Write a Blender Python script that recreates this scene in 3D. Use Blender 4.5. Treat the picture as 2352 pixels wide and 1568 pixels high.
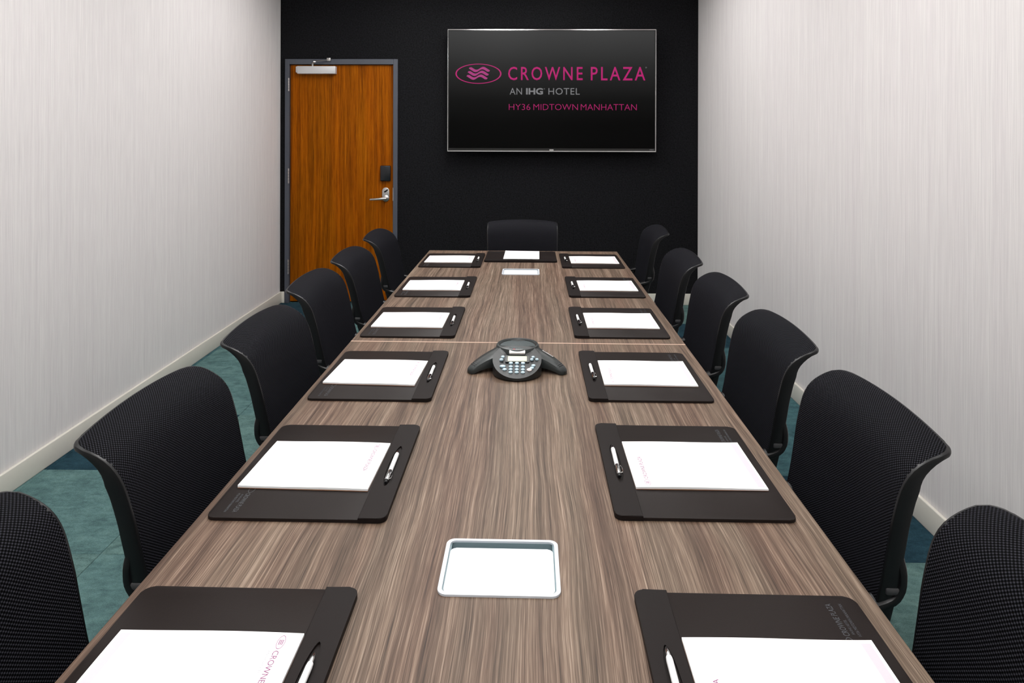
import bpy, bmesh, math, random
from mathutils import Matrix, Vector
random.seed(7)
PI = math.pi
for o in list(bpy.data.objects): bpy.data.objects.remove(o)
sc = bpy.context.scene
C = bpy.data.collections.new('room'); sc.collection.children.link(C)

# ------------------------------------------------------------------ camera
CAMZ = 1.4938
cd = bpy.data.cameras.new('camera'); cam = bpy.data.objects.new('camera', cd); C.objects.link(cam)
cd.sensor_width = 36.0; cd.lens = 36.0 * 1583.244 / 2352; cd.shift_y = -475.83 / 2352
cd.clip_start = 0.02
cam.matrix_world = Matrix.Translation((0, 0, CAMZ)) @ Matrix.Rotation(.0128, 4, 'Z') @ Matrix.Rotation(PI/2, 4, 'X') @ Matrix.Rotation(.0026, 4, 'Z')
sc.camera = cam
# ------------------------------------------------------------------ world + exposure
w = bpy.data.worlds.new('world'); sc.world = w; w.use_nodes = True
w.node_tree.nodes['Background'].inputs[0].default_value = (.8, .85, 1, 1)
w.node_tree.nodes['Background'].inputs[1].default_value = 0.05
sc.view_settings.view_transform = 'Standard'; sc.view_settings.look = 'None'
sc.view_settings.gamma = 1.0; sc.view_settings.use_curve_mapping = False
sc.view_settings.exposure = 0.0
PANEL_W = 14.0            # emission of the recessed ceiling panels
EDGE_W = 6.8             # emission of the narrow panels along the walls
SPOT_W = 120.0           # emission of the recessed round downlights
# ------------------------------------------------------------------ room numbers (metres)
XL, XR, YB, YF, ZC = -2.127, 1.555, 6.0705, -1.25, 2.86
TH, TX, TY, TZ = .0136, -.0117, 2.509, .735          # table: turn, seam centre, top height
def T(a, y, z=TZ):                                   # table coordinates -> world
    return Vector((TX + a*math.cos(TH) + y*math.sin(TH), TY - a*math.sin(TH) + y*math.cos(TH), z))

# ================================================================== materials
def lin(r, g, b):
    f = lambda c: (c/255/12.92) if c/255 <= .04045 else ((c/255 + .055)/1.055)**2.4
    return (f(r), f(g), f(b), 1)
class NT:
    def __init__(s, name):
        s.m = bpy.data.materials.new(name); s.m.use_nodes = True; s.t = s.m.node_tree
        s.b = s.t.nodes['Principled BSDF']
    def n(s, ty, **kw):
        nd = s.t.nodes.new(ty)
        for k, v in kw.items():
            if k in nd.inputs: nd.inputs[k].default_value = v
            else: setattr(nd, k, v)
        return nd
    def l(s, a, b): s.t.links.new(a, b)
    def set(s, **kw):
        for k, v in kw.items(): s.b.inputs[k.replace('_', ' ')].default_value = v
    def coords(s, scale, kind='Object'):
        tc = s.n('ShaderNodeTexCoord'); mp = s.n('ShaderNodeMapping'); mp.inputs['Scale'].default_value = scale
        s.l(tc.outputs[kind], mp.inputs['Vector']); return mp.outputs['Vector']
    def noise(s, vec, scale=1, detail=3, rough=.55, dist=0):
        nd = s.n('ShaderNodeTexNoise'); s.l(vec, nd.inputs['Vector'])
        nd.inputs['Scale'].default_value = scale; nd.inputs['Detail'].default_value = detail
        nd.inputs['Roughness'].default_value = rough; nd.inputs['Distortion'].default_value = dist
        return nd.outputs['Fac']
    def ramp(s, fac, stops):
        nd = s.n('ShaderNodeValToRGB'); e = nd.color_ramp.elements
        while len(e) < len(stops): e.new(.5)
        for el, (p, c) in zip(e, stops): el.position = p; el.color = c
        s.l(fac, nd.inputs['Fac']); return nd.outputs['Color']
    def mix(s, fac, a, b, mode='MIX'):
        nd = s.n('ShaderNodeMix', data_type='RGBA', blend_type=mode)
        for sock, v in ((nd.inputs[0], fac), (nd.inputs[6], a), (nd.inputs[7], b)):
            if hasattr(v, 'is_linked') or hasattr(v, 'links'): s.l(v, sock)
            else: sock.default_value = v
        return nd.outputs[2]
    def math(s, op, a, b=0.0, c=0.0):
        nd = s.n('ShaderNodeMath', operation=op)
        for i, v in enumerate((a, b, c)):
            if hasattr(v, 'links'): s.l(v, nd.inputs[i])
            else: nd.inputs[i].default_value = v
        return nd.outputs[0]
    def color(s, c): s.l(c, s.b.inputs['Base Color'])
    def bump(s, h, strength=.3, dist=.002):
        nd = s.n('ShaderNodeBump'); nd.inputs['Strength'].default_value = strength; nd.inputs['Distance'].default_value = dist
        s.l(h, nd.inputs['Height']); s.l(nd.outputs['Normal'], s.b.inputs['Normal'])
M = {}
def plain(name, col, rough=.5, metal=0.0, spec=.5, grain=0.0, gscale=300, emit=None, es=1.0):
    k = NT(name); k.set(Base_Color=col, Roughness=rough, Metallic=metal)
    k.b.inputs['Specular IOR Level'].default_value = spec
    if grain:
        f = k.noise(k.coords((1, 1, 1)), gscale, 2)
        k.color(k.mix(f, tuple(c*(1-grain) for c in col[:3])+(1,), tuple(min(1, c*(1+grain)) for c in col[:3])+(1,)))
        k.bump(f, .15, .0005)
    if emit:
        k.b.inputs['Emission Color'].default_value = emit; k.b.inputs['Emission Strength'].default_value = es
    M[name] = k.m; return k

# wallpaper with fine vertical threads
k = NT('wallpaper'); k.set(Roughness=.8); k.b.inputs['Specular IOR Level'].default_value = .2
f1 = k.noise(k.coords((1, 210, 1.3)), 1, 3, .6)
f2 = k.noise(k.coords((1, 45, .6)), 1, 2, .5)
f3 = k.noise(k.coords((1, 520, 6)), 1, 1, .5)
base = k.ramp(f1, [(.25, lin(206, 202, 203)), (.5, lin(221, 217, 217)), (.75, lin(231, 227, 227))])
base = k.mix(.35, base, k.ramp(f2, [(.3, lin(208, 201, 202)), (.7, lin(230, 228, 224))]))
base = k.mix(.30, base, k.ramp(f3, [(.35, lin(196, 192, 194)), (.65, lin(236, 232, 232))]))
k.color(base); k.bump(f1, .12, .001); M['wallpaper'] = k.m
# black woven wall covering
k = NT('black_fabric_wall'); k.set(Roughness=.95); k.b.inputs['Specular IOR Level'].default_value = .12
f1 = k.noise(k.coords((1, 1, 1)), 85, 3, .7); f2 = k.noise(k.coords((110, 1, 60)), 1, 3, .6)
k.color(k.mix(.5, k.ramp(f1, [(.36, (.0016, .0016, .002, 1)), (.66, (.0165, .0165, .019, 1))]), k.ramp(f2, [(.3, (.003, .003, .0035, 1)), (.75, (.013, .013, .015, 1))])))
k.bump(f1, .5, .002); M['black_wall'] = k.m
plain('ceiling_white', lin(236, 236, 234), .9, grain=.02, gscale=60)
plain('white_wall', lin(225, 222, 219), .85, grain=.02, gscale=60)
plain('baseboard', lin(214, 210, 200), .45, grain=.03, gscale=40)
# carpet tile: mottled teal, tint from the tile's own object colour
k = NT('carpet'); k.set(Roughness=1.0); k.b.inputs['Specular IOR Level'].default_value = .05
oi = k.n('ShaderNodeObjectInfo'); v = k.coords((1, 1, 1), 'Object')
add = k.n('ShaderNodeVectorMath', operation='ADD'); k.l(v, add.inputs[0])
cmb = k.n('ShaderNodeCombineXYZ'); k.l(k.math('MULTIPLY', oi.outputs['Random'], 37.0), cmb.inputs[2]); k.l(cmb.outputs[0], add.inputs[1])
st = k.n('ShaderNodeMapping'); st.inputs['Scale'].default_value = (1, 1.7, 1); k.l(add.outputs[0], st.inputs['Vector'])
f1 = k.noise(st.outputs[0], 9, 5, .62, .8); f2 = k.noise(add.outputs[0], 320, 2); f3 = k.noise(st.outputs[0], 34, 3, .6)
mot = k.ramp(f1, [(.3, (.42, .46, .48, 1)), (.52, (.85, .88, .88, 1)), (.72, (1.3, 1.26, 1.2, 1))])
mot = k.mix(.35, mot, k.ramp(f3, [(.3, (.5, .5, .5, 1)), (.7, (1.3, 1.3, 1.3, 1))]))
c = k.mix(1.0, oi.outputs['Color'], mot, 'MULTIPLY')
c = k.mix(.45, c, k.mix(1.0, c, k.ramp(f2, [(.3, (.45, .45, .45, 1)), (.7, (1.5, 1.5, 1.5, 1))]), 'MULTIPLY'))
k.color(c); k.bump(f2, .6, .004); M['carpet'] = k.m
plain('screed', (.12, .12, .12, 1), .9, grain=.1, gscale=20)
# walnut-grey laminate, grain along the table
def wood(name, stops_a, stops_b, axis, rough, fine=520, mid=115, broad=10, warp=.045, spec=.4):
    k = NT(name); k.set(Roughness=rough); k.b.inputs['Specular IOR Level'].default_value = spec
    tc = k.n('ShaderNodeTexCoord'); sp = k.n('ShaderNodeSeparateXYZ'); k.l(tc.outputs['Object'], sp.inputs[0])
    along = sp.outputs[axis]; across = sp.outputs[0]
    def vec(sx, sy, wx):
        wv = k.n('ShaderNodeCombineXYZ'); k.l(k.math('MULTIPLY', across, 3.2), wv.inputs[0]); k.l(k.math('MULTIPLY', along, 1.3), wv.inputs[1])
        wn = k.math('MULTIPLY', k.math('SUBTRACT', k.noise(wv.outputs[0], 1, 2), .5), wx)
        cb = k.n('ShaderNodeCombineXYZ')
        k.l(k.math('MULTIPLY', k.math('ADD', across, wn), sx), cb.inputs[0]); k.l(k.math('MULTIPLY', along, sy), cb.inputs[1])
        return cb.outputs[0]
    a = k.noise(vec(fine, 5.0, warp), 1, 3, .75); b = k.noise(vec(mid, 1.1, warp), 1, 4, .65); d = k.noise(vec(broad, .5, warp*2), 1, 2)
    g = k.math('ADD', k.math('MULTIPLY', a, .56), k.math('MULTIPLY', b, .44))
    ca = k.ramp(g, stops_a); cb_ = k.ramp(g, stops_b)
    e = k.noise(vec(26, .55, warp*1.5), 1, 3, .55)
    col = k.mix(k.ramp(d, [(.38, (0, 0, 0, 1)), (.62, (1, 1, 1, 1))]), ca, cb_)
    k.color(k.mix(1.0, col, k.ramp(e, [(.32, (.66, .63, .61, 1)), (.5, (.98, .97, .96, 1)), (.68, (1.22, 1.22, 1.22, 1))]), 'MULTIPLY'))
    k.bump(a, .08, .0006); M[name] = k.m; return k
wood('table_laminate',
     [(.36, lin(52, 38, 31)), (.46, lin(88, 68, 56)), (.54, lin(112, 91, 77)), (.64, lin(152, 132, 116))],
     [(.36, lin(56, 46, 38)), (.46, lin(92, 77, 64)), (.54, lin(115, 98, 84)), (.64, lin(154, 138, 122))], 1, .5, spec=.25)
wood('door_veneer',
     [(.36, lin(98, 44, 0)), (.48, lin(140, 70, 0)), (.55, lin(156, 82, 2)), (.65, lin(182, 106, 14))],
     [(.36, lin(90, 44, 0)), (.48, lin(128, 68, 0)), (.55, lin(146, 80, 2)), (.65, lin(168, 98, 12))], 2, .42, fine=300, mid=60, broad=6, warp=.03, spec=.06)
plain('seam_strip', lin(228, 196, 176), .5, grain=.03)
plain('edge_band', lin(160, 132, 112), .5, grain=.06)
plain('door_frame_paint', lin(70, 74, 84), .4, grain=.04, gscale=50)
plain('satin_steel', lin(196, 194, 192), .32, 1.0, grain=.03)
plain('silver_paint', lin(206, 206, 208), .4, .3, grain=.02)
plain('chrome', lin(225, 225, 225), .12, 1.0, grain=.01)
plain('black_plastic', (.0035, .0035, .0042, 1), .36, spec=.35, grain=.15)
plain('reader_black', (.006, .007, .010, 1), .25, grain=.1)
plain('dark_hole', (.004, .004, .004, 1), .9, grain=.1)
plain('graphite_plastic', lin(58, 58, 60), .4, grain=.08)
plain('leather', (.0135, .0095, .0085, 1), .45, spec=.14, grain=.25, gscale=900)
plain('leather_strip', (.0115, .0085, .0080, 1), .5, spec=.10, grain=.25, gscale=900)
plain('foil', lin(84, 87, 92), .35, .6, grain=.1)
plain('paper', (.93, .93, .93, 1), .8, spec=.2, grain=.01, gscale=40)
plain('backing_board', lin(190, 140, 110), .9, grain=.05)
plain('print_purple', lin(146, 76, 122), .8, grain=.02)
plain('print_grey', lin(184, 182, 188), .8, grain=.02)
plain('print_lilac', lin(212, 201, 209), .8, grain=.02)
plain('print_rule', lin(218, 217, 221), .8, grain=.01)
plain('pen_white', lin(236, 236, 236), .3, grain=.01)
plain('socket_white', lin(226, 228, 230), .4, grain=.01)
plain('socket_frame', lin(206, 212, 220), .3, grain=.01)
plain('socket_well', lin(120, 140, 146), .5, .0, grain=.05)
plain('phone_body', lin(34, 39, 39), .38, grain=.12, gscale=200)
plain('phone_keypad', lin(22, 25, 26), .4, grain=.12, gscale=200)
k = plain('phone_grille', lin(46, 58, 60), .45); f = k.noise(k.coords((1, 1, 1)), 700, 1); k.color(k.ramp(f, [(.4, lin(26, 34, 36)), (.6, lin(66, 80, 82))])); k.bump(f, .6, .001)
plain('phone_key', lin(176, 200, 212), .35, grain=.02)
plain('phone_key_red', lin(240, 226, 222), .35, grain=.02)
plain('lcd', lin(214, 216, 168), .3, emit=lin(214, 216, 168), es=.12)
plain('label_white', lin(245, 240, 236), .4, grain=.01)
plain('red_mark', lin(190, 40, 50), .4, grain=.01)
plain('tv_black', (.004, .004, .004, 1), .2, grain=.1)
plain('seat_fabric', (.010, .010, .012, 1), .85, grain=.3, gscale=600)
# chair mesh: offset dot weave from the panel's own UVs (metres)
k = NT('chair_mesh'); k.set(Roughness=.6); k.b.inputs['Specular IOR Level'].default_value = .025
k.b.inputs['Sheen Weight'].default_value = .0; k.b.inputs['Sheen Roughness'].default_value = .4
k.b.inputs['Sheen Tint'].default_value = (.55, .6, .75, 1)
tc = k.n('ShaderNodeTexCoord'); sp = k.n('ShaderNodeSeparateXYZ'); k.l(tc.outputs['UV'], sp.inputs[0])
P_ = .0038
su = k.math('SINE', k.math('MULTIPLY', sp.outputs[0], 2*PI/(2*P_))); sv = k.math('SINE', k.math('MULTIPLY', sp.outputs[1], 2*PI/(2*P_*.8)))
h = k.math('MULTIPLY', k.math('ADD', k.math('MULTIPLY', su, sv), 1), .5)
k.color(k.ramp(h, [(.35, (.0006, .0006, .0009, 1)), (.62, (.0110, .0110, .0138, 1)), (.95, (.038, .038, .047, 1))]))
k.bump(h, .5, .0012); M['chair_mesh'] = k.m
# television picture: dark grey fading to black towards the bottom of the picture
k = NT('screen_picture'); k.set(Base_Color=(.001, .001, .001, 1), Roughness=.3); k.b.inputs['Specular IOR Level'].default_value = .05
tc = k.n('ShaderNodeTexCoord'); sp = k.n('ShaderNodeSeparateXYZ'); k.l(tc.outputs['Object'], sp.inputs[0])
fr = k.math('DIVIDE', k.math('ADD', sp.outputs[2], .50), 1.0)
k.l(k.ramp(fr, [(.22, (.0003, .0003, .0003, 1)), (.42, (.0035, .0035, .0035, 1)), (.70, (.019, .019, .019, 1)), (1.0, (.046, .046, .046, 1))]), k.b.inputs['Emission Color'])
k.b.inputs['Emission Strength'].default_value = 1.0; M['screen_picture'] = k.m
def glow(name, col): plain(name, (.002, .002, .002, 1), .5, spec=.1, emit=col)
glow('picture_magenta', lin(178, 34, 108)); glow('picture_magenta_dim', lin(164, 30, 98)); glow('picture_grey', lin(122, 122, 124)); glow('picture_wave', lin(166, 58, 122))
plain('panel_light', (.9, .9, .9, 1), .6, emit=(1, .985, .97, 1), es=PANEL_W)
plain('edge_light', (.9, .9, .9, 1), .6, emit=(1, .985, .97, 1), es=EDGE_W)
plain('spot_light', (.9, .9, .9, 1), .6, emit=(1, .95, .88, 1), es=SPOT_W)

# ================================================================== builders
def mk(bm, name, mat, smooth=False):
    me = bpy.data.meshes.new(name); bm.normal_update(); bm.to_mesh(me); bm.free()
    for m in (mat if isinstance(mat, (list, tuple)) else [mat]): me.materials.append(M[m])
    if smooth:
        me.polygons.foreach_set('use_smooth', [True]*len(me.polygons))
        try: me.set_sharp_from_angle(angle=math.radians(38))
        except Exception: pass
    return me
def obj(name, bm, mat, parent=None, loc=(0, 0, 0), rot=(0, 0, 0), smooth=False):
    me = bm if isinstance(bm, bpy.types.Mesh) else mk(bm, name, mat, smooth)
    o = bpy.data.objects.new(name, me); C.objects.link(o)
    o.parent = parent; o.location = loc; o.rotation_euler = rot
    return o
def tag(o, label, cat, group=None):
    o['label'] = label; o['category'] = cat
    if group: o['group'] = group
    return o
def thing(name, label, cat, loc=(0, 0, 0), rotz=0, group=None):
    o = bpy.data.objects.new(name, None); C.objects.link(o); o.empty_display_size = .1
    o.location = loc; o.rotation_euler = (0, 0, rotz)
    return tag(o, label, cat, group)
def struct(o): o['kind'] = 'structure'; return o
def dup(root, loc, rotz, label):
    r = root.copy(); C.objects.link(r); r.location = loc; r.rotation_euler = (0, 0, rotz); r['label'] = label
    for ch in list(root.children):
        c = ch.copy(); C.objects.link(c); c.parent = r
        for g in ch.children:
            d = g.copy(); C.objects.link(d); d.parent = c
    return r
def box(bm, x0, x1, y0, y1, z0, z1, bev=0, seg=2):
    b2 = bmesh.new(); bmesh.ops.create_cube(b2, size=1)
    for v in b2.verts: v.co = Vector(((x0+x1)/2 + v.co.x*(x1-x0), (y0+y1)/2 + v.co.y*(y1-y0), (z0+z1)/2 + v.co.z*(z1-z0)))
    if bev: bmesh.ops.bevel(b2, geom=b2.edges[:], offset=bev, segments=seg, affect='EDGES', profile=.5)
    me = bpy.data.meshes.new('t'); b2.to_mesh(me); b2.free(); bm.from_mesh(me); bpy.data.meshes.remove(me)
    return bm
def B(*a, **k): return box(bmesh.new(), *a, **k)
def rrect(x0, x1, y0, y1, r, n=6):
    pts = []
    for cx, cy, a0 in ((x1-r, y1-r, 0), (x0+r, y1-r, 90), (x0+r, y0+r, 180), (x1-r, y0+r, 270)):
        for i in range(n+1):
            a = math.radians(a0 + 90*i/n); pts.append((cx + r*math.cos(a), cy + r*math.sin(a)))
    return pts
def prism(bm, pts, z0, z1, bev=0, seg=2, zf=None):
    b2 = bmesh.new(); lo = [b2.verts.new((x, y, z0)) for x, y in pts]; hi = [b2.verts.new((x, y, zf(x, y) if zf else z1)) for x, y in pts]
    n = len(pts); b2.faces.new(lo[::-1]); top = b2.faces.new(hi)
    for i in range(n): b2.faces.new((lo[i], lo[(i+1) % n], hi[(i+1) % n], hi[i]))
    if bev:
        bmesh.ops.bevel(b2, geom=list(top.edges), offset=bev, segments=seg, affect='EDGES', profile=.5)
    me = bpy.data.meshes.new('t'); b2.to_mesh(me); b2.free(); bm.from_mesh(me); bpy.data.meshes.remove(me)
    return bm
def P(pts, z0, z1, **k): return prism(bmesh.new(), pts, z0, z1, **k)
def ring(outer, inner, z0, z1):                       # same vertex count
    bm = bmesh.new(); n = len(outer)
    R = [[bm.verts.new((x, y, z)) for x, y in p] for p, z in ((outer, z0), (outer, z1), (inner, z1), (inner, z0))]
    for q in range(4):
        a, b = R[q], R[(q+1) % 4]
        for i in range(n): bm.faces.new((a[i], a[(i+1) % n], b[(i+1) % n], b[i]))
    bmesh.ops.recalc_face_normals(bm, faces=bm.faces[:]); return bm
def circle(r, n=32): return [(r*math.cos(2*PI*i/n), r*math.sin(2*PI*i/n)) for i in range(n)]
def lathe(bm, prof, seg=32, ctr=(0, 0, 0), mat=None):
    b2 = bmesh.new(); rings = []
    for r, z in prof:
        rings.append([b2.verts.new((r*math.cos(2*PI*i/seg), r*math.sin(2*PI*i/seg), z)) for i in range(seg)] if r > 1e-6 else [b2.verts.new((0, 0, z))])
    for a, b in zip(rings, rings[1:]):
        for i in range(seg):
            j = (i+1) % seg
            q = [a[i % len(a)], a[j % len(a)], b[j % len(b)], b[i % len(b)]]
            q = list(dict.fromkeys(q))
            if len(q) > 2: b2.faces.new(q)
    if len(rings[0]) > 1: b2.faces.new(rings[0][::-1])
    if len(rings[-1]) > 1: b2.faces.new(rings[-1])
    bmesh.ops.recalc_face_normals(b2, faces=b2.faces[:])
    if mat is not None: b2.transform(mat)
    bmesh.ops.translate(b2, verts=b2.verts[:], vec=ctr)
    me = bpy.data.meshes.new('t'); b2.to_mesh(me); b2.free(); bm.from_mesh(me); bpy.data.meshes.remove(me)
    return bm
def tube(bm, pts, rx, ry=None, seg=12, up=Vector((1, 0, 0)), power=2.0):
    """sweep a (super)ellipse; rx along 'up', ry across; radii may be lists"""
    pts = [Vector(p) for p in pts]; n = len(pts)
    rx = rx if isinstance(rx, (list, tuple)) else [rx]*n; ry = rx if ry is None else (ry if isinstance(ry, (list, tuple)) else [ry]*n)
    b2 = bmesh.new(); rings = []
    for i, p in enumerate(pts):
        t = (pts[min(i+1, n-1)] - pts[max(i-1, 0)]).normalized()
        u = (up - t*up.dot(t)).normalized(); v = t.cross(u)
        rr = []
        for j in range(seg):
            a = 2*PI*j/seg; ca, sa = math.cos(a), math.sin(a)
            e = 2/power
            rr.append(b2.verts.new(p + u*rx[i]*math.copysign(abs(ca)**e, ca) + v*ry[i]*math.copysign(abs(sa)**e, sa)))
        rings.append(rr)
    for a, b in zip(rings, rings[1:]):
        for i in range(seg): b2.faces.new((a[i], a[(i+1) % seg], b[(i+1) % seg], b[i]))
    b2.faces.new(rings[0][::-1]); b2.faces.new(rings[-1])
    bmesh.ops.recalc_face_normals(b2, faces=b2.faces[:])
    me = bpy.data.meshes.new('t'); b2.to_mesh(me); b2.free(); bm.from_mesh(me); bpy.data.meshes.remove(me)
    return bm
def cr(pts, n):                                        # Catmull-Rom through 2-D points
    out = []; p = [tuple(2*a-b for a, b in zip(pts[0], pts[1]))] + list(pts) + [tuple(2*a-b for a, b in zip(pts[-1], pts[-2]))]
    m = len(pts)-1
    for k in range(n+1):
        t = k/n*m; i = min(int(t), m-1); u = t-i
        out.append(tuple(.5*((2*p[i+1][d]) + (-p[i][d]+p[i+2][d])*u + (2*p[i][d]-5*p[i+1][d]+4*p[i+2][d]-p[i+3][d])*u*u + (-p[i][d]+3*p[i+1][d]-3*p[i+2][d]+p[i+3][d])*u**3) for d in range(len(pts[0]))))
    return out
def text_mesh(name, body, x0, x1, y0, y1, mat, extrude=.0004, offset=0.0, z=0.0, spacing=1.0, M4=None):
    cu = bpy.data.curves.new(name, 'FONT'); cu.body = body; cu.size = 1; cu.offset = offset; cu.space_character = spacing; cu.resolution_u = 3
    to = bpy.data.objects.new('t', cu); C.objects.link(to)
    dg = bpy.context.evaluated_depsgraph_get(); dg.update()
    me = bpy.data.meshes.new_from_object(to.evaluated_get(dg)); bpy.data.objects.remove(to); bpy.data.curves.remove(cu)
    bm = bmesh.new(); bm.from_mesh(me); bpy.data.meshes.remove(me)
    xs = [v.co.x for v in bm.verts]; ys = [v.co.y for v in bm.verts]
    ax, bx, ay, by = min(xs), max(xs), min(ys), max(ys)
    for v in bm.verts: v.co = Vector((x0 + (v.co.x-ax)/(bx-ax)*(x1-x0), y0 + (v.co.y-ay)/(by-ay)*(y1-y0), z))
    r = bmesh.ops.extrude_face_region(bm, geom=bm.faces[:])
    bmesh.ops.translate(bm, verts=[g for g in r['geom'] if isinstance(g, bmesh.types.BMVert)], vec=(0, 0, extrude))
    bmesh.ops.recalc_face_normals(bm, faces=bm.faces[:])
    if M4 is not None: bm.transform(M4)
    return mk(bm, name, mat)
def boolean_cut(bm, cutter):
    a = bpy.data.meshes.new('a'); bm.to_mesh(a); bm.free(); b = bpy.data.meshes.new('b'); cutter.to_mesh(b); cutter.free()
    oa = bpy.data.objects.new('a', a); ob = bpy.data.objects.new('b', b); C.objects.link(oa); C.objects.link(ob)
    md = oa.modifiers.new('c', 'BOOLEAN'); md.object = ob; md.operation = 'DIFFERENCE'; md.solver = 'EXACT'
    dg = bpy.context.evaluated_depsgraph_get(); dg.update()
    me = bpy.data.meshes.new_from_object(oa.evaluated_get(dg))
    bpy.data.objects.remove(oa); bpy.data.objects.remove(ob)
    r = bmesh.new(); r.from_mesh(me); bpy.data.meshes.remove(me); return r

# ================================================================== the room
fl = struct(obj('floor', B(XL-.12, XR+.12, YF-.1, YB+.3, -.1, -.008), 'screed'))
TS = .607
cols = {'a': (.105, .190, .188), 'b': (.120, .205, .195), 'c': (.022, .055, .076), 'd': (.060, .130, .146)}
xs = sorted({XL+.001, XR-.001} | {-1.49 + TS*i for i in range(-3, 7) if XL < -1.49 + TS*i < XR})
ys = sorted({YF+.001, YB+.13} | {2.43 + TS*i for i in range(-8, 8) if YF < 2.43 + TS*i < YB+.1})
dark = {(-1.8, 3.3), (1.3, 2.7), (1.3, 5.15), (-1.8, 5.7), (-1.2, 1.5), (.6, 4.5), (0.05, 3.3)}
for i in range(len(xs)-1):
    for j in range(len(ys)-1):
        x0, x1, y0, y1 = xs[i], xs[i+1], ys[j], ys[j+1]
        if x1-x0 < .02 or y1-y0 < .02: continue
        cx, cy = (x0+x1)/2, (y0+y1)/2
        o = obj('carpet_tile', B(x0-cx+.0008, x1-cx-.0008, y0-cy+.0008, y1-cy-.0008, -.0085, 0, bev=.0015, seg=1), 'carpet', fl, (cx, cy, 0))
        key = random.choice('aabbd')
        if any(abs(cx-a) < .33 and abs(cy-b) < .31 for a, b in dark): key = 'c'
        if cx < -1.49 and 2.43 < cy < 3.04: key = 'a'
        if cx > .9 and 3.0 < cy < 4.8: key = 'd'
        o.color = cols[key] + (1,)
struct(obj('ceiling', B(XL-.12, XR+.12, YF-.1, YB+.3, ZC, ZC+.12), 'ceiling_white'))
struct(obj('wall_left', B(XL-.1, XL, YF, YB, -.05, ZC), 'wallpaper'))
struct(obj('wall_right', B(XR, XR+.1, YF, YB, -.05, ZC), 'wallpaper'))
struct(obj('wall_front', B(XL-.1, XR+.1, YF-.1, YF, -.05, ZC), 'white_wall'))
DX0, DX1, DZ = -2.043, -1.1245, 2.105                  # door leaf
FX0, FX1, FZ = -2.082, -1.085, 2.152                   # door frame outside
bm = B(XL-.1, FX0+.012, YB, YB+.2, -.05, ZC); box(bm, FX1-.012, XR+.1, YB, YB+.2, -.05, ZC); box(bm, FX0+.012, FX1-.012, YB, YB+.2, FZ-.012, ZC)
struct(obj('wall_back', bm, 'black_wall'))
BBH = .0989
def bboard(name, x0, x1, y0, y1):
    bm = B(x0, x1, y0, y1, 0, BBH, bev=.004, seg=3); return struct(obj(name, bm, 'baseboard', smooth=True))
bboard('baseboard_left', XL, XL+.014, YF, YB-.0005)
bboard('baseboard_right', XR-.014, XR, YF, YB-.0005)
bboard('baseboard_back', FX1+.001, XR-.0145, YB-.014, YB)
bboard('baseboard_back_corner', XL+.0145, FX0-.001, YB-.014, YB)
bboard('baseboard_front', XL+.0145, XR-.0145, YF, YF+.014)

# door with frame, hinges, closer, lock
dr = bpy.data.objects.new('door_1', None); C.objects.link(dr); dr.location = ((DX0+DX1)/2, YB, 0); struct(dr)
dr['label'] = 'orange brown wood veneer door in grey frame beside the left wall'
def dp(name, bm, mat, par=dr, smooth=False):           # door part given in world coordinates
    base = Vector((dr.location.x, YB, 0))
    bmesh.ops.translate(bm, verts=bm.verts[:], vec=-base); return obj(name, bm, mat, par, smooth=smooth)
dp('door_leaf', B(DX0+.003, DX1-.003, YB+.008, YB+.052, .012, DZ-.003, bev=.0015), 'door_veneer')
for a, b in ((FX0, DX0), (DX1, FX1)):
    bm = B(a, b, YB-.018, YB+.07, 0, FZ, bev=.003)
    dp('door_jamb', bm, 'door_frame_paint')
dp('door_head', B(DX0, DX1, YB-.018, YB+.07, DZ, FZ, bev=.003), 'door_frame_paint')
dp('door_stop', B(DX0, DX1, YB+.053, YB+.07, .0, DZ, bev=.001), 'door_frame_paint')
for z0, z1 in ((1.869, 1.984), (1.056, 1.187), (.258, .384)):
    h = lathe(bmesh.new(), [(0, z0), (.006, z0), (.006, z1), (0, z1)], 12, (DX0-.003, YB-.022, 0)); hg = dp('hinge', h, 'satin_steel', smooth=True)
    for q in range(1, 5):
        zz = z0 + (z1-z0)*q/5
        kn = lathe(bmesh.new(), [(0, zz-.001), (.0066, zz-.001), (.0066, zz+.001), (0, zz+.001)], 12, (DX0-.003, YB-.022, 0))
        bmesh.ops.translate(kn, verts=kn.verts[:], vec=-Vector((dr.location.x, YB, 0))); obj('knuckle_gap', kn, 'graphite_plastic', hg)
cl = dp('door_closer', B(-1.965, -1.628, YB-.05, YB+.008, 2.02, 2.087, bev=.004, seg=3), 'silver_paint', smooth=True)
dp('closer_end_cap', B(-1.979, -1.9652, YB-.044, YB+.008, 2.030, 2.085, bev=.006, seg=3), 'silver_paint', smooth=True)
arm = tube(bmesh.new(), [(-1.836, YB-.02, 2.086), (-1.836, YB-.02, 2.108), (-1.826, YB-.024, 2.118)], .009, seg=10); dp('closer_spindle', arm, 'satin_steel', smooth=True)
arm = tube(bmesh.new(), [(-1.832, YB-.03, 2.116), (-1.80, YB-.085, 2.122)], .004, .011, seg=8, up=Vector((0, 0, 1))); dp('closer_arm', arm, 'satin_steel', smooth=True)
arm = tube(bmesh.new(), [(-1.812, YB-.08, 2.127), (-1.69, YB-.03, 2.142)], .005, .011, seg=8, up=Vector((0, 0, 1))); dp('closer_arm', arm, 'satin_steel', smooth=True)
dp('closer_bracket', B(-1.706, -1.672, YB-.042, YB-.0175, 2.132, 2.16, bev=.003), 'satin_steel', smooth=True)
rd = dp('card_reader', B(-1.237, -1.147, YB-.022, YB+.008, 1.078, 1.215, bev=.008, seg=3), 'reader_black', smooth=True)
X90 = Matrix.Rotation(PI/2, 4, 'X')
lx = -1.191
pts = rrect(-.031, .031, -.062, .062, .0305, 8)
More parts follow.
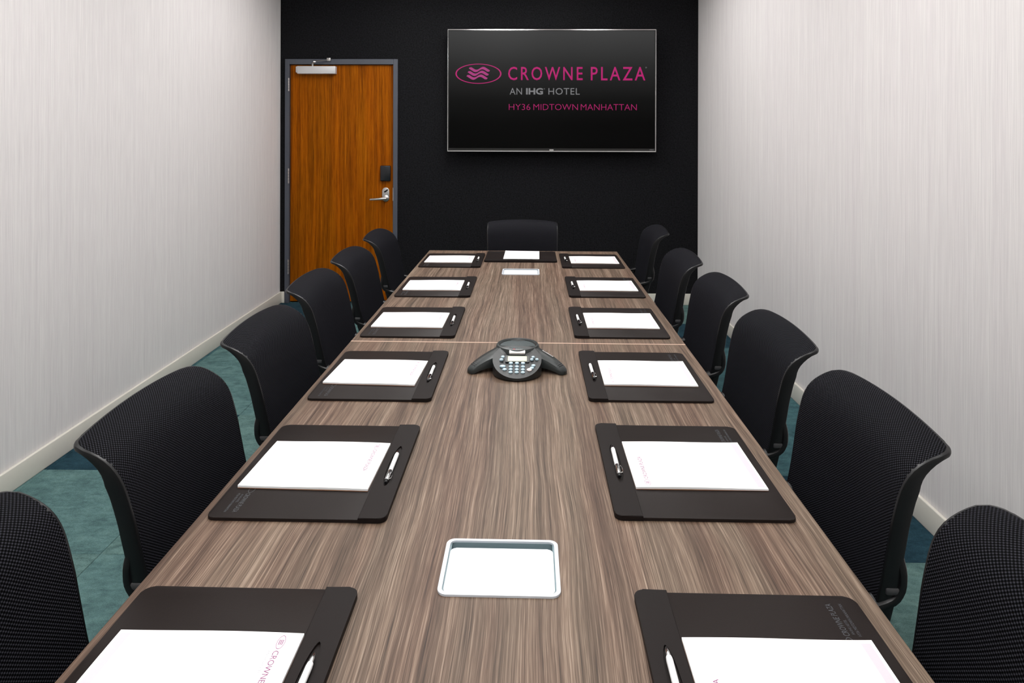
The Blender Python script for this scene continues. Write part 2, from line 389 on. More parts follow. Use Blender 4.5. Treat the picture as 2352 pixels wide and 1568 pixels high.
bm = P(pts, 0, .009, bev=.003); bm.transform(X90); bmesh.ops.translate(bm, verts=bm.verts[:], vec=(lx, YB+.008, .959)); lk = dp('lock_plate', bm, 'satin_steel', smooth=True)
bm = B(-.019, .019, -.006, .006, 0, .014, bev=.003); bm.transform(Matrix.Rotation(math.radians(36), 4, 'Z')); bm.transform(X90); bmesh.ops.translate(bm, verts=bm.verts[:], vec=(lx+.004-dr.location.x, -.001, .992))
obj('thumb_turn', bm, 'black_plastic', lk, smooth=True)
bm = lathe(bmesh.new(), [(0, 0), (.029, 0), (.029, .004), (.024, .008), (.014, .011), (.012, .045), (0, .045)], 24, mat=X90); bmesh.ops.translate(bm, verts=bm.verts[:], vec=(lx, YB, .926)); dp('lever_rose', bm, 'satin_steel', smooth=True)
bm = tube(bmesh.new(), [(lx+.012, YB-.045, .926), (lx-.01, YB-.05, .926), (lx-.06, YB-.05, .922), (lx-.125, YB-.046, .918), (lx-.132, YB-.044, .918)], [.011, .013, .0105, .0095, .006], [.008, .009, .007, .007, .005], 12, Vector((0, 0, 1))); dp('lever_handle', bm, 'satin_steel', smooth=True)
dp('strike_plate', B(DX1-.001, DX1+.004, YB-.0186, YB-.010, .905, 1.02), 'satin_steel')

# ================================================================== ceiling lights (just above the frame)
def panel(x, y, label, sx=.60, sy=1.2, mat='panel_light'):
    t = thing('ceiling_light_panel', label, 'ceiling light', (x, y, ZC), 0, 'recessed ceiling light panels')
    o = [(-sx/2-.02, -sy/2-.02), (sx/2+.02, -sy/2-.02), (sx/2+.02, sy/2+.02), (-sx/2-.02, sy/2+.02)]; i = [(a*.0+math.copysign(sx/2, a), math.copysign(sy/2, b)) for a, b in o]
    obj('trim_frame', ring(o, i, -.008, 0), 'silver_paint', t); obj('diffuser', B(-sx/2, sx/2, -sy/2, sy/2, -.005, -.001), mat, t)
for y, w_ in ((.20, 'beside the near end of the table'), (2.35, 'beside the middle of the table'), (4.5, 'beside the far end of the table')):
    panel(XL+.62, y, 'narrow white ceiling light panel along the left wall ' + w_, .30, 1.6, 'edge_light')
    panel(XR-.62, y, 'narrow white ceiling light panel along the right wall ' + w_, .30, 1.6, 'edge_light')
for y, w_ in ((.35, 'near end'), (2.6, 'middle'), (4.75, 'far end')):
    panel(-.25, y, 'wide white ceiling light panel over the %s of the table' % w_)
for x, w_ in ((-.95, 'in front of the door'), (.35, 'in front of the television')):
    t = thing('ceiling_downlight', 'small round recessed ceiling downlight ' + w_, 'ceiling light', (x, 5.50, ZC), 0, 'ceiling downlights by the black wall')
    obj('trim_ring', ring(circle(.072), circle(.052), -.006, 0), 'silver_paint', t, smooth=True)
    obj('lens', lathe(bmesh.new(), [(0, -.003), (.05, -.003), (.05, -.001), (0, -.001)], 28), 'spot_light', t)

# ================================================================== television
tv = thing('television', 'wall-mounted flat television with magenta lettering on a black wall', 'television', (.2645, YB-.12, 1.872))
W2, H2 = .8985, .5275
obj('panel_body', B(-W2+.004, W2-.004, .004, .045, -H2+.004, H2-.004, bev=.004), 'tv_black', tv)
obj('wall_mount', B(-.3, .3, .045, .12, -.2, .2, bev=.003), 'black_plastic', tv)
o = [(-W2, -H2), (W2, -H2), (W2, H2), (-W2, H2)]; i = [(-W2+.011, -H2+.028), (W2-.011, -H2+.028), (W2-.011, H2-.013), (-W2+.011, H2-.013)]
i2 = [(-W2+.0045, -H2+.007), (W2-.0045, -H2+.007), (W2-.0045, H2-.007), (-W2+.0045, H2-.007)]
XZ = Matrix.Rotation(PI/2, 4, 'X')                     # (x, y, z) -> (x, -z, y)
bm = ring(o, i2, -.03, .003); bm.transform(XZ); obj('bezel', bm, 'chrome', tv)
bm = ring(i2, i, -.02, .0015); bm.transform(XZ); obj('inner_border', bm, 'tv_black', tv)
bm = B(-.018, .018, -.0045, 0, -H2+.008, -H2+.020, bev=.0015); obj('badge', bm, 'chrome', tv)
obj('corner_mark', text_mesh('corner_mark', 'VIZIO', .842, .878, -H2+.014, -H2+.022, 'picture_grey', M4=XZ, z=.0025), None, tv)
scr = obj('screen', B(-W2+.011, W2-.011, 0, .003, -H2+.028, H2-.013), 'screen_picture', tv)
tx = .2645; tz = 1.872
def stext(name, body, x0, x1, z0, z1, mat, **kw):
    o = obj('lettering', text_mesh(name, body, x0-tx, x1-tx, z0-tz, z1-tz, mat, z=.0004, M4=XZ, **kw), None, scr); return o
stext('crowne', 'CROWNE', -.111, .532, 1.960, 2.076, 'picture_magenta', offset=.006, spacing=1.3)
stext('plaza', 'PLAZA', .602, 1.071, 1.960, 2.076, 'picture_magenta', offset=.006, spacing=1.3)
stext('reg', '®', 1.071, 1.084, 2.064, 2.077, 'picture_grey')
stext('an', 'AN', -.097, .009, 1.836, 1.893, 'picture_grey', spacing=1.08)
stext('ihg', 'IHG', .044, .190, 1.836, 1.893, 'picture_grey', offset=.035)
stext('reg2', '®', .196, .207, 1.880, 1.891, 'picture_grey')
stext('hotel', 'HOTEL', .237, .507, 1.836, 1.893, 'picture_grey', spacing=1.08)
for nm, w_, a_, b_ in (('hy', 'HY36', 640, 828), ('md', 'MIDTOWN', 855, 1243), ('mh', 'MANHATTAN', 1268, 1755)):
    stext(nm, w_, -.104 + (a_-640)*.000988, -.104 + (b_-640)*.000988, 1.703, 1.755, 'picture_magenta_dim', offset=-.012)
def ellipse(cx, cz, a, b, n=64): return [(cx + a*math.cos(2*PI*i/n), cz + b*math.sin(2*PI*i/n)) for i in range(n)]
bm = ring(ellipse(-.3675-tx, 2.0155-tz, .199, .0865), ellipse(-.3675-tx, 2.0155-tz, .187, .0805), .0003, .0009); bm.transform(XZ)
obj('oval_emblem', bm, 'picture_magenta', scr)
bm = bmesh.new()
for q in range(3):                                     # three waving ribbons, slanted stack
    zc = 2.052 - q*.033; xo = -.367 - .002 + (1-q)*.010
    top = []; bot = []
    for j in range(25):
        u = j/24; x = xo - .088 + .176*u
        z = zc + .0125*math.cos(3*PI*u)
        hw = .0105 if .08 < u < .92 else .0065
        top.append((x+.004-tx, z+hw-tz)); bot.append((x-.004-tx, z-hw-tz))
    pts = bot + top[::-1]
    for j in range(24):
        v = [bm.verts.new((p[0], p[1], .0009)) for p in (bot[j], bot[j+1], top[j+1], top[j])]; bm.faces.new(v)
bmesh.ops.remove_doubles(bm, verts=bm.verts[:], dist=1e-5)
r = bmesh.ops.extrude_face_region(bm, geom=bm.faces[:]); bmesh.ops.translate(bm, verts=[g for g in r['geom'] if isinstance(g, bmesh.types.BMVert)], vec=(0, 0, -.0005))
bmesh.ops.recalc_face_normals(bm, faces=bm.faces[:]); bm.transform(XZ); obj('wave_emblem', bm, 'picture_wave', scr)

# ================================================================== conference table
HW, HL = .6095, 1.977
tb = thing('conference_table', 'long grey brown wood laminate conference table in the middle of the room', 'table', T(0, 0, 0), -TH)
def slot_pts(cy): return rrect(-.098-.004, .098-.004, cy-.075, cy+.075, .012, 6)
OUT = (-1.302, 1.288)
for s, cy in ((-1, OUT[0]), (1, OUT[1])):
    y0, y1 = (-HL, -.0022) if s < 0 else (.0022, HL)
    bm = B(-HW, HW, y0, y1, TZ-.03, TZ, bev=.0015)
    cut = P(slot_pts(cy), TZ-.1, TZ+.05)
    bm = boolean_cut(bm, cut)
    obj('tabletop', bm, 'table_laminate', tb)
obj('joint_strip', B(-HW+.001, HW-.001, -.0021, .0021, TZ-.028, TZ+.0006), 'seam_strip', tb)
for cy in (-1.35, -.5, .5, 1.35):
    obj('leg_panel', B(-.10, .10, cy-.03, cy+.03, .0, TZ-.03, bev=.003), 'graphite_plastic', tb)
obj('beam', B(-.03, .03, -1.6, 1.6, TZ-.10, TZ-.0302, bev=.003), 'graphite_plastic', tb)
for cy in OUT:
    fr = obj('power_hatch', ring(rrect(-.1025-.004, .1025-.004, cy-.0785, cy+.0785, .016, 8), rrect(-.0955-.004, .0955-.004, cy-.0725, cy+.0725, .011, 8), TZ, TZ+.0035), 'socket_frame', tb, smooth=True)
    obj('hatch_lid', P(rrect(-.0930-.004, .0930-.004, cy-.0705, cy+.053, .010, 6), TZ-.006, TZ+.0015, bev=.001), 'socket_white', fr)
    bm = bmesh.new(); box(bm, -.0985-.004, .0985-.004, cy-.0752, cy+.0752, TZ-.022, TZ-.019)
    for q in ((-.1015, -.0965, cy-.0752, cy+.0752), (.0885, .0935, cy-.0752, cy+.0752), (-.1, .09, cy-.0752, cy-.072), (-.1, .09, cy+.072, cy+.0752)): box(bm, q[0], q[1], q[2], q[3], TZ-.074, TZ)
    obj('hatch_well', bm, 'socket_well', fr)

# ================================================================== conference chairs
PROF = [(-.045, .47), (-.022, .555), (0, .65), (.012, .72), (.023, .79), (.034, .838), (.052, .869), (.078, .889), (.107, .901), (.131, .904)]
def make_chair(label, lean):
    t = thing('conference_chair', label, 'chair', group='black mesh conference chairs around the table')
    N = 40; pr = cr([(b + (z-.65)*lean, z) for b, z in PROF], N); arc = [0]
    for a, b in zip(pr, pr[1:]): arc.append(arc[-1] + math.dist(a, b))
    L = arc[-1]; NS = 20
    def width(a, inset=0.0):
        W = .222 + .013*min(1, a/(L*.8)); W -= inset
        d = (L-inset) - a; r = .032; w = W
        if d < r: w = W - r + math.sqrt(max(0, r*r - (r-max(d, 0))**2))
        d = a - inset; r = .05
        if d < r: w = min(w, W - r + math.sqrt(max(0, r*r - (r-max(d, 0))**2)))
        return w
    nrm = []
    for i in range(N+1):
        lo, hi = max(0, i-1), min(N, i+1); q = (pr[hi][1]-pr[lo][1], -(pr[hi][0]-pr[lo][0])); n = math.hypot(*q); nrm.append((q[0]/n, q[1]/n))
    def frame(a):
        i = 0
        while i < N-1 and arc[i+1] < a: i += 1
        u = (a-arc[i])/(arc[i+1]-arc[i]); mixf = lambda p, q: p + (q-p)*u
        nb, nz = mixf(nrm[i][0], nrm[i+1][0]), mixf(nrm[i][1], nrm[i+1][1]); n = math.hypot(nb, nz)
        return mixf(pr[i][0], pr[i+1][0]), mixf(pr[i][1], pr[i+1][1]), nb/n, nz/n
    def pt(s, a, off, W0=.235):                        # off: distance behind the front face
        b, z, nb, nz = frame(a); q = (s/W0)**2; tt = max(0, min(1, (a-.6*L)/(.4*L)))
        bb = b + nb*off - .016*q*(1-.5*tt); zz = z + nz*off + .014*(1-q)*tt
        return Vector((s, -bb, zz))
    def thick(a): 
        d = L-a; return .010 + .024*max(0, min(1, (d-.03)/.09))
    rows = [L*j/34*.97 for j in range(34)] + [L-.97*.0 - x for x in (.012, .008, .005, .0025, .001, .0002)]
    rows = sorted(set([x for x in rows if x < L-.013] + [L-.012, L-.008, L-.005, L-.0025, L-.001, L-.0002, .001, .003, .006, .012, .02, .03]))
    bm = bmesh.new(); G = []
    for a in rows:
        w = width(a)
        G.append([[bm.verts.new(pt(w*(-1+2*c/NS), a, o)) for c in range(NS+1)] for o in (0, thick(a))])
    for k in range(len(rows)-1):
        for c in range(NS):
            bm.faces.new((G[k][0][c], G[k][0][c+1], G[k+1][0][c+1], G[k+1][0][c]))
            bm.faces.new((G[k][1][c], G[k+1][1][c], G[k+1][1][c+1], G[k][1][c+1]))
        for c in (0, NS):
            bm.faces.new((G[k][0][c], G[k+1][0][c], G[k+1][1][c], G[k][1][c]))
    for k in (0, len(rows)-1):
        for c in range(NS): bm.faces.new((G[k][0][c], G[k][1][c], G[k][1][c+1], G[k][0][c+1]))
    bmesh.ops.recalc_face_normals(bm, faces=bm.faces[:])
    sh = [e for e in bm.edges if len(e.link_faces) == 2 and e.calc_face_angle(0) > math.radians(50)]
    bmesh.ops.bevel(bm, geom=sh, offset=.0035, segments=2, affect='EDGES', profile=.5)
    obj('back_shell', bm, 'black_plastic', t, smooth=True)
    # woven mesh panel over the front of the shell, with UVs in metres
    bm = bmesh.new(); uv = bm.loops.layers.uv.new('UVMap'); ins = .0055
    rr = [ins + (L-2*ins)*j/40 for j in range(41)]; rr = sorted(set(rr + [L-ins-.001, L-ins-.003, L-ins-.007, ins+.002, ins+.006]))
    V = []; U = {}
    for a in rr:
        w = width(a, ins); row = []
        for c in range(NS+1):
            s = w*(-1+2*c/NS); v = bm.verts.new(pt(s, a, -.0022*(1-abs(-1+2*c/NS)**8))); U[v] = (s, a); row.append(v)
        V.append(row)
    for k in range(len(rr)-1):
        for c in range(NS):
            f = bm.faces.new((V[k][c], V[k][c+1], V[k+1][c+1], V[k+1][c]))
            for lp in f.loops: lp[uv].uv = U[lp.vert]
    bmesh.ops.recalc_face_normals(bm, faces=bm.faces[:])
    if sum(f.normal.y for f in bm.faces) < 0: bmesh.ops.reverse_faces(bm, faces=bm.faces[:])
    obj('mesh_panel', bm, 'chair_mesh', t, smooth=True)
    for s in (-1, 1):
        path = cr([(-.016, .740), (-.023, .705), (-.027, .672), (-.023, .642), (-.002, .620), (.06, .604), (.16, .602), (.235, .602)], 22)
        wd = [.013 + .008*min(1, q/6) for q in range(23)]; hd = [.006 + .004*min(1, q/5) for q in range(23)]
        am = obj('armrest', tube(bmesh.new(), [(s*.212, y, z) for y, z in path], wd, hd, 14, Vector((1, 0, 0)), 3.0), 'black_plastic', t, smooth=True)
        obj('armrest_bracket', B(s*.212-.019, s*.212+.019, -.026, .006, .636, .650, bev=.004, seg=2), 'graphite_plastic', am, smooth=True)
        obj('arm_post', tube(bmesh.new(), [(s*.212, .19, .598), (s*.222, .20, .55), (s*.225, .20, .46), (s*.15, .20, .40)], .018, .009, 10, Vector((0, 1, 0)), 3.0), 'black_plastic', t, smooth=True)
    pts = rrect(-.235, .235, .0, .47, .08, 6)
    obj('seat', prism(bmesh.new(), pts, .425, .485, bev=.018, seg=3), 'seat_fabric', t, smooth=True)
    obj('seat_pan', P(rrect(-.215, .215, .02, .45, .07, 5), .405, .425), 'black_plastic', t)
    obj('back_support', tube(bmesh.new(), [(0, .015, .50), (0, .01, .45), (0, .03, .41), (0, .10, .395), (0, .2, .395)], [.05, .05, .05, .045, .04], [.010]*5, 12, Vector((1, 0, 0)), 3.0), 'black_plastic', t, smooth=True)
    obj('gas_column', lathe(bmesh.new(), [(0, .10), (.026, .10), (.026, .27), (.015, .27), (.015, .405), (0, .405)], 20, (0, .24, 0)), 'graphite_plastic', t, smooth=True)
    obj('base_hub', lathe(bmesh.new(), [(0, .075), (.042, .075), (.042, .11), (.034, .125), (0, .125)], 20, (0, .24, 0)), 'black_plastic', t, smooth=True)
    for q in range(5):
        a = math.radians(90 + 72*q); d = Vector((math.cos(a), math.sin(a), 0)); c = Vector((0, .24, 0))
        lg = obj('base_leg', tube(bmesh.new(), [c + d*.03 + Vector((0, 0, .098)), c + d*.14 + Vector((0, 0, .09)), c + d*.255 + Vector((0, 0, .072))], [.02, .018, .013], [.014, .012, .009], 10, Vector((-d.y, d.x, 0)), 3.0), 'black_plastic', t, smooth=True)
        cc = c + d*.262
        m4 = Matrix.Rotation(a, 4, 'Z') @ Matrix.Rotation(PI/2, 4, 'X')
        for s in (-1, 1):
            bm = lathe(bmesh.new(), [(0, -.008), (.021, -.008), (.0255, -.004), (.0255, .004), (.021, .008), (0, .008)], 18, mat=m4)
            bmesh.ops.translate(bm, verts=bm.verts[:], vec=cc + Vector((-d.y, d.x, 0))*s*.014 + Vector((0, 0, .0256))); obj('caster_wheel', bm, 'black_plastic', lg, smooth=True)
        obj('caster_stem', lathe(bmesh.new(), [(0, .026), (.006, .026), (.006, .074), (0, .074)], 10, tuple(cc)), 'graphite_plastic', lg)
    return t
ORD = ['nearest', 'second from', 'third from', 'fourth from', 'fifth from', 'sixth from']
def ordl(i): return 'nearest the black wall' if i == 0 else ORD[i] + ' the black wall'
LCH = [(1.545, .752, 0), (.87, .739, 0), (.275, .735, 0), (-.375, .688, 0), (-1.005, .683, 0), (-1.618, .688, 1)]
RCH = [(1.82, .752, -1), (.885, .716, 0), (.255, .727, 0), (-.375, .719, 0), (-.977, .716, 0), (-1.612, .672, 0)]
for side, lst in ((-1, LCH), (1, RCH)):
    proto = None
    for i, (y, a0, tw) in enumerate(lst):
        lab = 'black mesh chair by the %s wall, %s' % ('left' if side < 0 else 'right', ordl(i))
        loc = T(side*a0, y, 0); rz = side*PI/2 - TH + math.radians(tw)
        if proto is None: proto = make_chair(lab, .06 if side < 0 else 0.0); proto.location = loc; proto.rotation_euler = (0, 0, rz)
        else: dup(proto, loc, rz, lab)
dup(proto, T(-.004, 2.022, 0), PI - TH, 'black mesh chair at the head of the table under the television')

# ================================================================== desk pads, notepads, pens
PH = .006; NZ = TZ + .0005 + .006 + .0006
def make_pad(label):
    t = thing('desk_pad', label, 'desk pad', group='black leather desk pads around the table')
    obj('leather_base', P(rrect(-.1778, .1778, -.2159, .2159, .017, 6), 0, PH, bev=.0015), 'leather', t, smooth=True)
    # raised pen strip on the side towards the table centre
    pts = [(.124, -.2172), (.1625, -.2172)] + [(.1625+.0165*math.sin(a), -.2007-.0165*math.cos(a)) for a in [math.radians(q*15) for q in range(1, 7)]] + \
          [(.1625+.0165*math.cos(a), .2007+.0165*math.sin(a)) for a in [math.radians(q*15) for q in range(0, 7)]] + [(.124, .2172)]
    bm = P(pts, .0002, PH+.0042, bev=.0016, seg=2)
    cut = []
    for j in range(24):
        a = 2*PI*j/24; cut.append((.1505 + .0105*math.copysign(abs(math.sin(a))**1.2, math.sin(a)), .094*math.copysign(abs(math.cos(a))**.85, math.cos(a))))
    bm = boolean_cut(bm, P(cut[::-1], PH+.0006, PH+.02))
    obj('pen_strip', bm, 'leather_strip', t)
    R = Matrix.Rotation(-PI/2, 4, 'Z')                 # reads from the seat: right = -y, up = +x
    def foil(nm, s, r0, r1, x0, x1, off=0.0): obj('foil_lettering', text_mesh(nm, s, r0, r1, x0, x1, 'foil', .0002, off, PH, M4=R), None, t)
    foil('f1', 'CROWNE PLAZA', .125, .196, -.1330, -.1235, .0)
    foil('f2', 'AN IHG HOTEL', .128, .160, -.1415, -.137)
    foil('f3', 'HY36 MIDTOWN MANHATTAN', .125, .196, -.150, -.145)
    bm = ring(ellipse(.110, -.1275, .0125, .0065, 20), ellipse(.110, -.1275, .0112, .0056, 20), PH, PH+.0002); bm.transform(R); obj('foil_oval', bm, 'foil', t)
    return t
def make_note(label, lift=0.0):
    t = thing('notepad', label, 'notepad', group='white letter notepads on the desk pads')
    n = 14; w, h = .1395, .108                         # half sizes: x towards table centre, y along the table
    def warp(u, v): return .0012 + .0012*math.sin(u*2.2+.8)*v*v + .0022*max(0, -u)**2*max(0, -v*1.0)**2 + lift*max(0, -u*.5+.5)**2*max(0, v)**2
    bm = bmesh.new(); G = []
    for z0 in (0.0006, .0038):
        G.append([[bm.verts.new((w*(-1+2*i/n), h*(-1+2*j/n), z0 + (warp(-1+2*i/n, -1+2*j/n) if z0 > .001 else .5*warp(-1+2*i/n, -1+2*j/n)))) for j in range(n+1)] for i in range(n+1)])
    for q, g in enumerate(G):
        for i in range(n):
            for j in range(n):
                f = (g[i][j], g[i+1][j], g[i+1][j+1], g[i][j+1]); bm.faces.new(f if q else f[::-1])
    for i in range(n):
        for j in (0, n):
            bm.faces.new((G[0][i][j], G[0][i+1][j], G[1][i+1][j], G[1][i][j])); bm.faces.new((G[0][j][i], G[0][j][i+1], G[1][j][i+1], G[1][j][i]))
    bmesh.ops.recalc_face_normals(bm, faces=bm.faces[:]); obj('sheets', bm, 'paper', t, smooth=True)
    obj('backing', P([(-w, -h), (w, -h), (w, h), (-w, h)], 0, .0006), 'backing_board', t)
    R = Matrix.Rotation(-PI/2, 4, 'Z')
    def stick(o):
        for v in o.data.vertices: v.co.z += .0038 + warp(v.co.x/w, v.co.y/h) + .0001
    o = obj('header_print', text_mesh('header', 'CROWNE PLAZA', -.072, .030, .107, .1155, 'print_purple', .0001, -.004, 0, M4=R), None, t); stick(o)
    bm = ring(ellipse(-.0885, .1115, .0135, .006, 24), ellipse(-.0885, .1115, .0125, .0053, 24), 0, .0001)
    for q in range(3): box(bm, -.0935, -.0835, .1085+q*.0024, .1097+q*.0024, 0, .0001)
    bm.transform(R); o = obj('header_oval', bm, 'print_purple', t); stick(o)
    o = obj('header_print', text_mesh('sub', 'AN IHG HOTEL', -.072, -.030, .0985, .1025, 'print_grey', .0001, 0, 0, M4=R), None, t); stick(o)
    bm = bmesh.new(); m = 16
    vs = [[bm.verts.new((x, -.101 + .202*j/m, 0)) for x in (-.1345, -.1205)] for j in range(m+1)]
    for a, b in zip(vs, vs[1:]): bm.faces.new((a[0], a[1], b[1], b[0]))
    r = bmesh.ops.extrude_face_region(bm, geom=bm.faces[:]); bmesh.ops.translate(bm, verts=[g for g in r['geom'] if isinstance(g, bmesh.types.BMVert)], vec=(0, 0, .0001)); bmesh.ops.recalc_face_normals(bm, faces=bm.faces[:])
    o = obj('footer_band', bm, 'print_lilac', t); stick(o)
    bm = bmesh.new()
    for q in range(26):
        x = -.112 + q*.0078
        for j in range(8): box(bm, x, x+.0004, -.1 + .025*j, -.1 + .025*(j+1), 0, .00008)
    o = obj('ruled_lines', bm, 'print_rule', t); stick(o); o['kind'] = 'stuff'
    return t
def make_pen(label):                                   # lies along y, tip towards +y
    t = thing('pen', label, 'pen', group='silver and white click pens in the desk pads')
    Yr = Matrix.Rotation(-PI/2, 4, 'X')                # z -> y
    def part(nm, prof, mat): obj(nm, lathe(bmesh.new(), prof, 16, (0, 0, .0052), Yr), mat, t, smooth=True)
    part('barrel', [(0, -.028), (.0050, -.028), (.0051, .048), (.0044, .054), (0, .054)], 'pen_white')
    part('tip', [(0, .054), (.0043, .054), (.0040, .062), (.0016, .072), (.0007, .075), (0, .075)], 'chrome')
    part('upper_barrel', [(0, -.070), (.0048, -.070), (.0051, -.067), (.0051, -.031), (.0048, -.029), (0, -.029)], 'chrome')
    part('joint_ring', [(0, -.029), (.0046, -.029), (.0046, -.028), (0, -.028)], 'black_plastic')
    part('push_button', [(0, -.0785), (.0028, -.0785), (.0034, -.077), (.0034, -.070), (0, -.070)], 'black_plastic')
    bm = tube(bmesh.new(), [(.0046, -.066, .007), (.0085, -.066, .0082), (.0092, -.058, .0082), (.0085, -.040, .0078), (.0062, -.034, .0075)], .0016, .0009, 8, Vector((0, 0, 1)))
    obj('clip', bm, 'chrome', t, smooth=True)
    return t
LP = [1.395, .682, .043, -.565, -1.173, -1.810]; RPd = [1.400, .700, .060, -.548, -1.148, -1.801]
LA = [-.414, -.410, -.412, -.412, -.4125, -.413]; RA = [.408, .408, .392, .393, .394, .396]
NROT = {('l', 0): -.5, ('l', 1): .3, ('l', 2): -.8, ('l', 3): -2.2, ('l', 4): -1.2, ('l', 5): -.3, ('r', 0): .4, ('r', 1): .6, ('r', 2): .2, ('r', 3): -.3, ('r', 4): .4, ('r', 5): .3}
pp = npz = pn = None
for sd, ys_, as_ in (('l', LP, LA), ('r', RPd, RA)):
    wl = 'left' if sd == 'l' else 'right'
    for i in range(6):
        yc = ys_[i] + .2159; a = as_[i]; rz = (0 if sd == 'l' else PI) - TH
        lp = 'black leather desk pad along the %s table edge, %s' % (wl, ordl(i))
        ln = 'white notepad along the %s table edge, %s' % (wl, ordl(i))
        lq = 'silver pen in the %s row of desk pads, %s' % (wl, ordl(i))
        if pp is None:
            pp = make_pad(lp); pp.location = T(a, yc, TZ+.0005); pp.rotation_euler = (0, 0, rz)
            npz = make_note(ln); pn = make_pen(lq)
            npz.location = T(a-.0162-.108*math.sin(math.radians(abs(NROT[sd, i]))), yc, NZ); npz.rotation_euler = (0, 0, rz + math.radians(NROT[sd, i]))
            pn.location = T(a+.1505, yc, NZ+.0006); pn.rotation_euler = (0, 0, -TH)
        else:
            dup(pp, T(a, yc, TZ+.0005), rz, lp)
            sg = 1 if sd == 'l' else -1
            dup(npz, T(a - sg*(.0162+.108*math.sin(math.radians(abs(NROT[sd, i])))), yc, NZ), rz + math.radians(NROT[sd, i]), ln)
            dup(pn, T(a + sg*.1505, yc + (.012 if sd == 'r' else -.006), NZ+.0006), -TH + math.radians(random.uniform(-1, 1)), lq)
dup(pp, T(-.0095, 1.570+.1778, TZ+.0005), -PI/2 - TH, 'black leather desk pad at the head of the table under the television')
dup(npz, T(-.004, 1.571+.1778+.018, NZ), -PI/2 - TH + math.radians(-.6), 'white notepad at the head of the table under the television')

# ================================================================== conference phone
ph = thing('conference_phone', 'dark grey three-armed conference phone at the table joint', 'phone', T(.006, -.228, TZ+.0012), -TH)
def zk(y): return max(.006, min(.0635, .062 + (y+.06)*(.054/.118)))          # sloping keypad face
prof = [(0, 0), (.062, 0), (.070, .012), (.074, .034), (.0735, .050), (.0705, .060), (.068, .0645), (.063, .0655), (.060, .0635), (.058, .059), (0, .059)]
obj('body', lathe(bmesh.new(), prof, 48), 'phone_body', ph, smooth=True)
obj('speaker_grille', lathe(bmesh.new(), [(0, .0632), (.025, .0628), (.048, .0612), (.0572, .0595), (.0572, .0585), (0, .0585)], 48), 'phone_grille', ph, smooth=True)
for q, ang in enumerate((90, -32.4, 212.4)):
    a = math.radians(ang); d = Vector((math.cos(a), math.sin(a), 0)); s = Vector((-d.y, d.x, 0))
    st = [(.02, .046, .062, .0), (.055, .043, .063, .0), (.075, .039, .060, .006), (.10, .033, .0525, .014), (.13, .0275, .0415, .014), (.155, .023, .0295, .008), (.172, .018, .0205, .001), (.1795, .013, .015, 0), (.1835, .006, .010, .001)]
    bm = bmesh.new(); rings = []
    for r, hw, zt, zb in st:
        c = d*r; hh = zt-zb
        sec = [(-hw, zb), (-hw*1.02, zb+hh*.45), (-hw*.86, zb+hh*.82), (-hw*.5, zb+hh*.97), (0, zt), (hw*.5, zb+hh*.97), (hw*.86, zb+hh*.82), (hw*1.02, zb+hh*.45), (hw, zb)]
        rings.append([bm.verts.new(c + s*x + Vector((0, 0, z))) for x, z in sec])
    for A, Bq in zip(rings, rings[1:]):
        for i in range(len(A)): bm.faces.new((A[i], A[(i+1) % len(A)], Bq[(i+1) % len(A)], Bq[i]))
    bm.faces.new(rings[0]); bm.faces.new(rings[-1]); bmesh.ops.recalc_face_normals(bm, faces=bm.faces[:])
    ar = obj('arm', bm, 'phone_body', ph, smooth=True)
    if ang != 90:
        for j in range(4):
            c = d*(.148 + .006*j); bm = tube(bmesh.new(), [c + s*-.012 + Vector((0, 0, .0315-.0027*j)), c + s*.012 + Vector((0, 0, .0315-.0027*j))], .0012, seg=6, up=Vector((0, 0, 1))); obj('microphone_slot', bm, 'phone_keypad', ar)
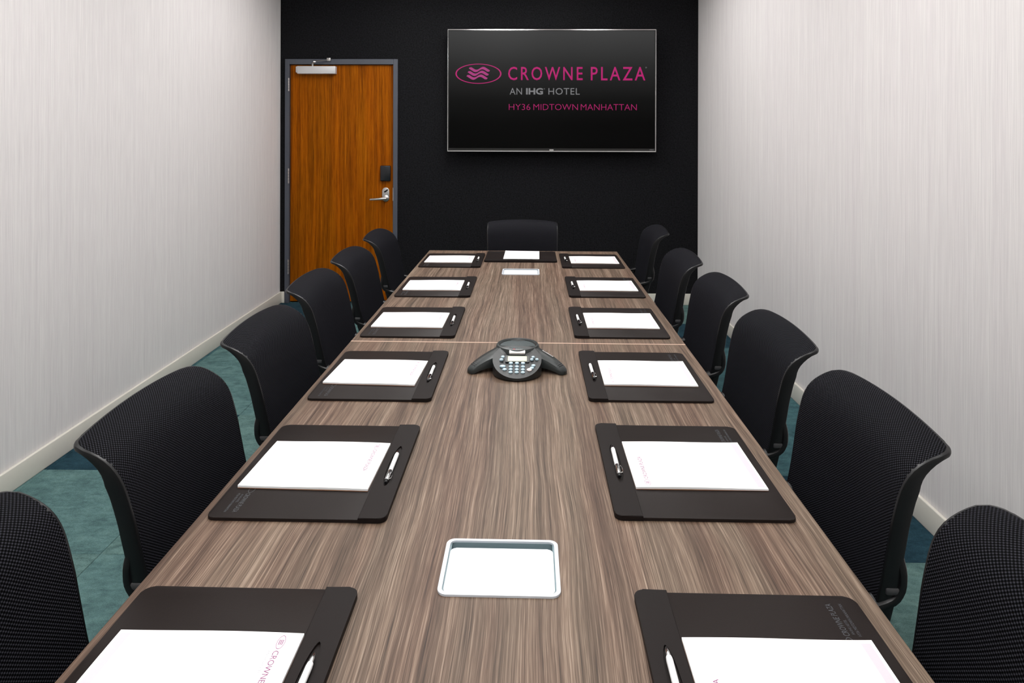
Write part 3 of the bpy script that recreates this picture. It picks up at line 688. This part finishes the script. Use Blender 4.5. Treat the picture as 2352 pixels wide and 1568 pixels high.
# keypad disc in front of the speaker
circ = [(.0775*math.sin(2*PI*i/48), -.0950 - .0775*math.cos(2*PI*i/48)) for i in range(48)]
bm = prism(bmesh.new(), circ, .003, 0, bev=.0025, zf=lambda x, y: zk(y))
obj('keypad_base', bm, 'phone_keypad', ph, smooth=True)
sl = math.atan2(.054, .118)
def on(bm, x, y, dz=.0): bm.transform(Matrix.Translation((x, y, zk(y)+dz)) @ Matrix.Rotation(sl, 4, 'X')); return bm
obj('display', on(P(rrect(-.030, .030, -.0108, .0108, .002, 3), -.002, .0012), .001, -.0955), 'lcd', ph)
obj('display_surround', on(P(rrect(-.038, .038, -.0145, .0135, .004, 4), -.003, .0006, bev=.0004), .001, -.0955), 'phone_body', ph)
obj('label_window', on(P(rrect(-.0256, .0256, -.0068, .0068, .003, 4), -.004, .0022, bev=.0008), 0, -.0685, .001), 'label_white', ph)
def key(x, y, rx=.0068, ry=.0046, mat='phone_key', h=.0035):
    bm = lathe(bmesh.new(), [(1, -.002), (1, h*.55), (.8, h*.9), (.4, h), (0, h)], 14)
    for v in bm.verts: v.co.x *= rx; v.co.y *= ry
    obj('key', on(bm, x, y), mat, ph, smooth=True)
for y in (-.1133, -.127, -.1385, -.1495):
    for x in (-.019, 0, .019): key(x, y, .0066, .0042)
key(-.0452, -.0885, .006, .0042); key(-.0493, -.0998, .0062, .0040); key(-.0445, -.1262, .0095, .005); key(-.038, -.1387)
key(.0508, -.0885, .0055, .0038); key(.0466, -.098, .0055, .0038); key(.063, -.0975, .0055, .0038)
key(.0516, -.1223); key(.0467, -.132); key(.0388, -.139, .0078, .0058, 'phone_key_red')
Tm = Matrix.Translation((0, -.0500, .0624)) @ Matrix.Rotation(math.radians(-4), 4, 'X')
obj('maker_lettering', text_mesh('pl', 'Polycom', -.005, .017, -.0035, .0018, 'label_white', .0003, .01, 0, M4=Tm), None, ph)
bm = lathe(bmesh.new(), [(0, 0), (.0035, 0), (.0035, .0006), (0, .0006)], 12); bm.transform(Tm @ Matrix.Translation((-.0105, -.0005, 0))); obj('maker_mark', bm, 'red_mark', ph)
a = math.radians(-32.4); d = Vector((math.cos(a), math.sin(a), 0))
Tm = Matrix.Translation(d*.112 + Vector((.004, .0065, .0505))) @ Matrix.Rotation(a, 4, 'Z') @ Matrix.Rotation(math.radians(18), 4, 'Y')
obj('arm_lettering', text_mesh('al', 'SoundStation2', -.021, .021, -.0022, .0022, 'label_white', .0006, .01, 0, M4=Tm), None, ph)
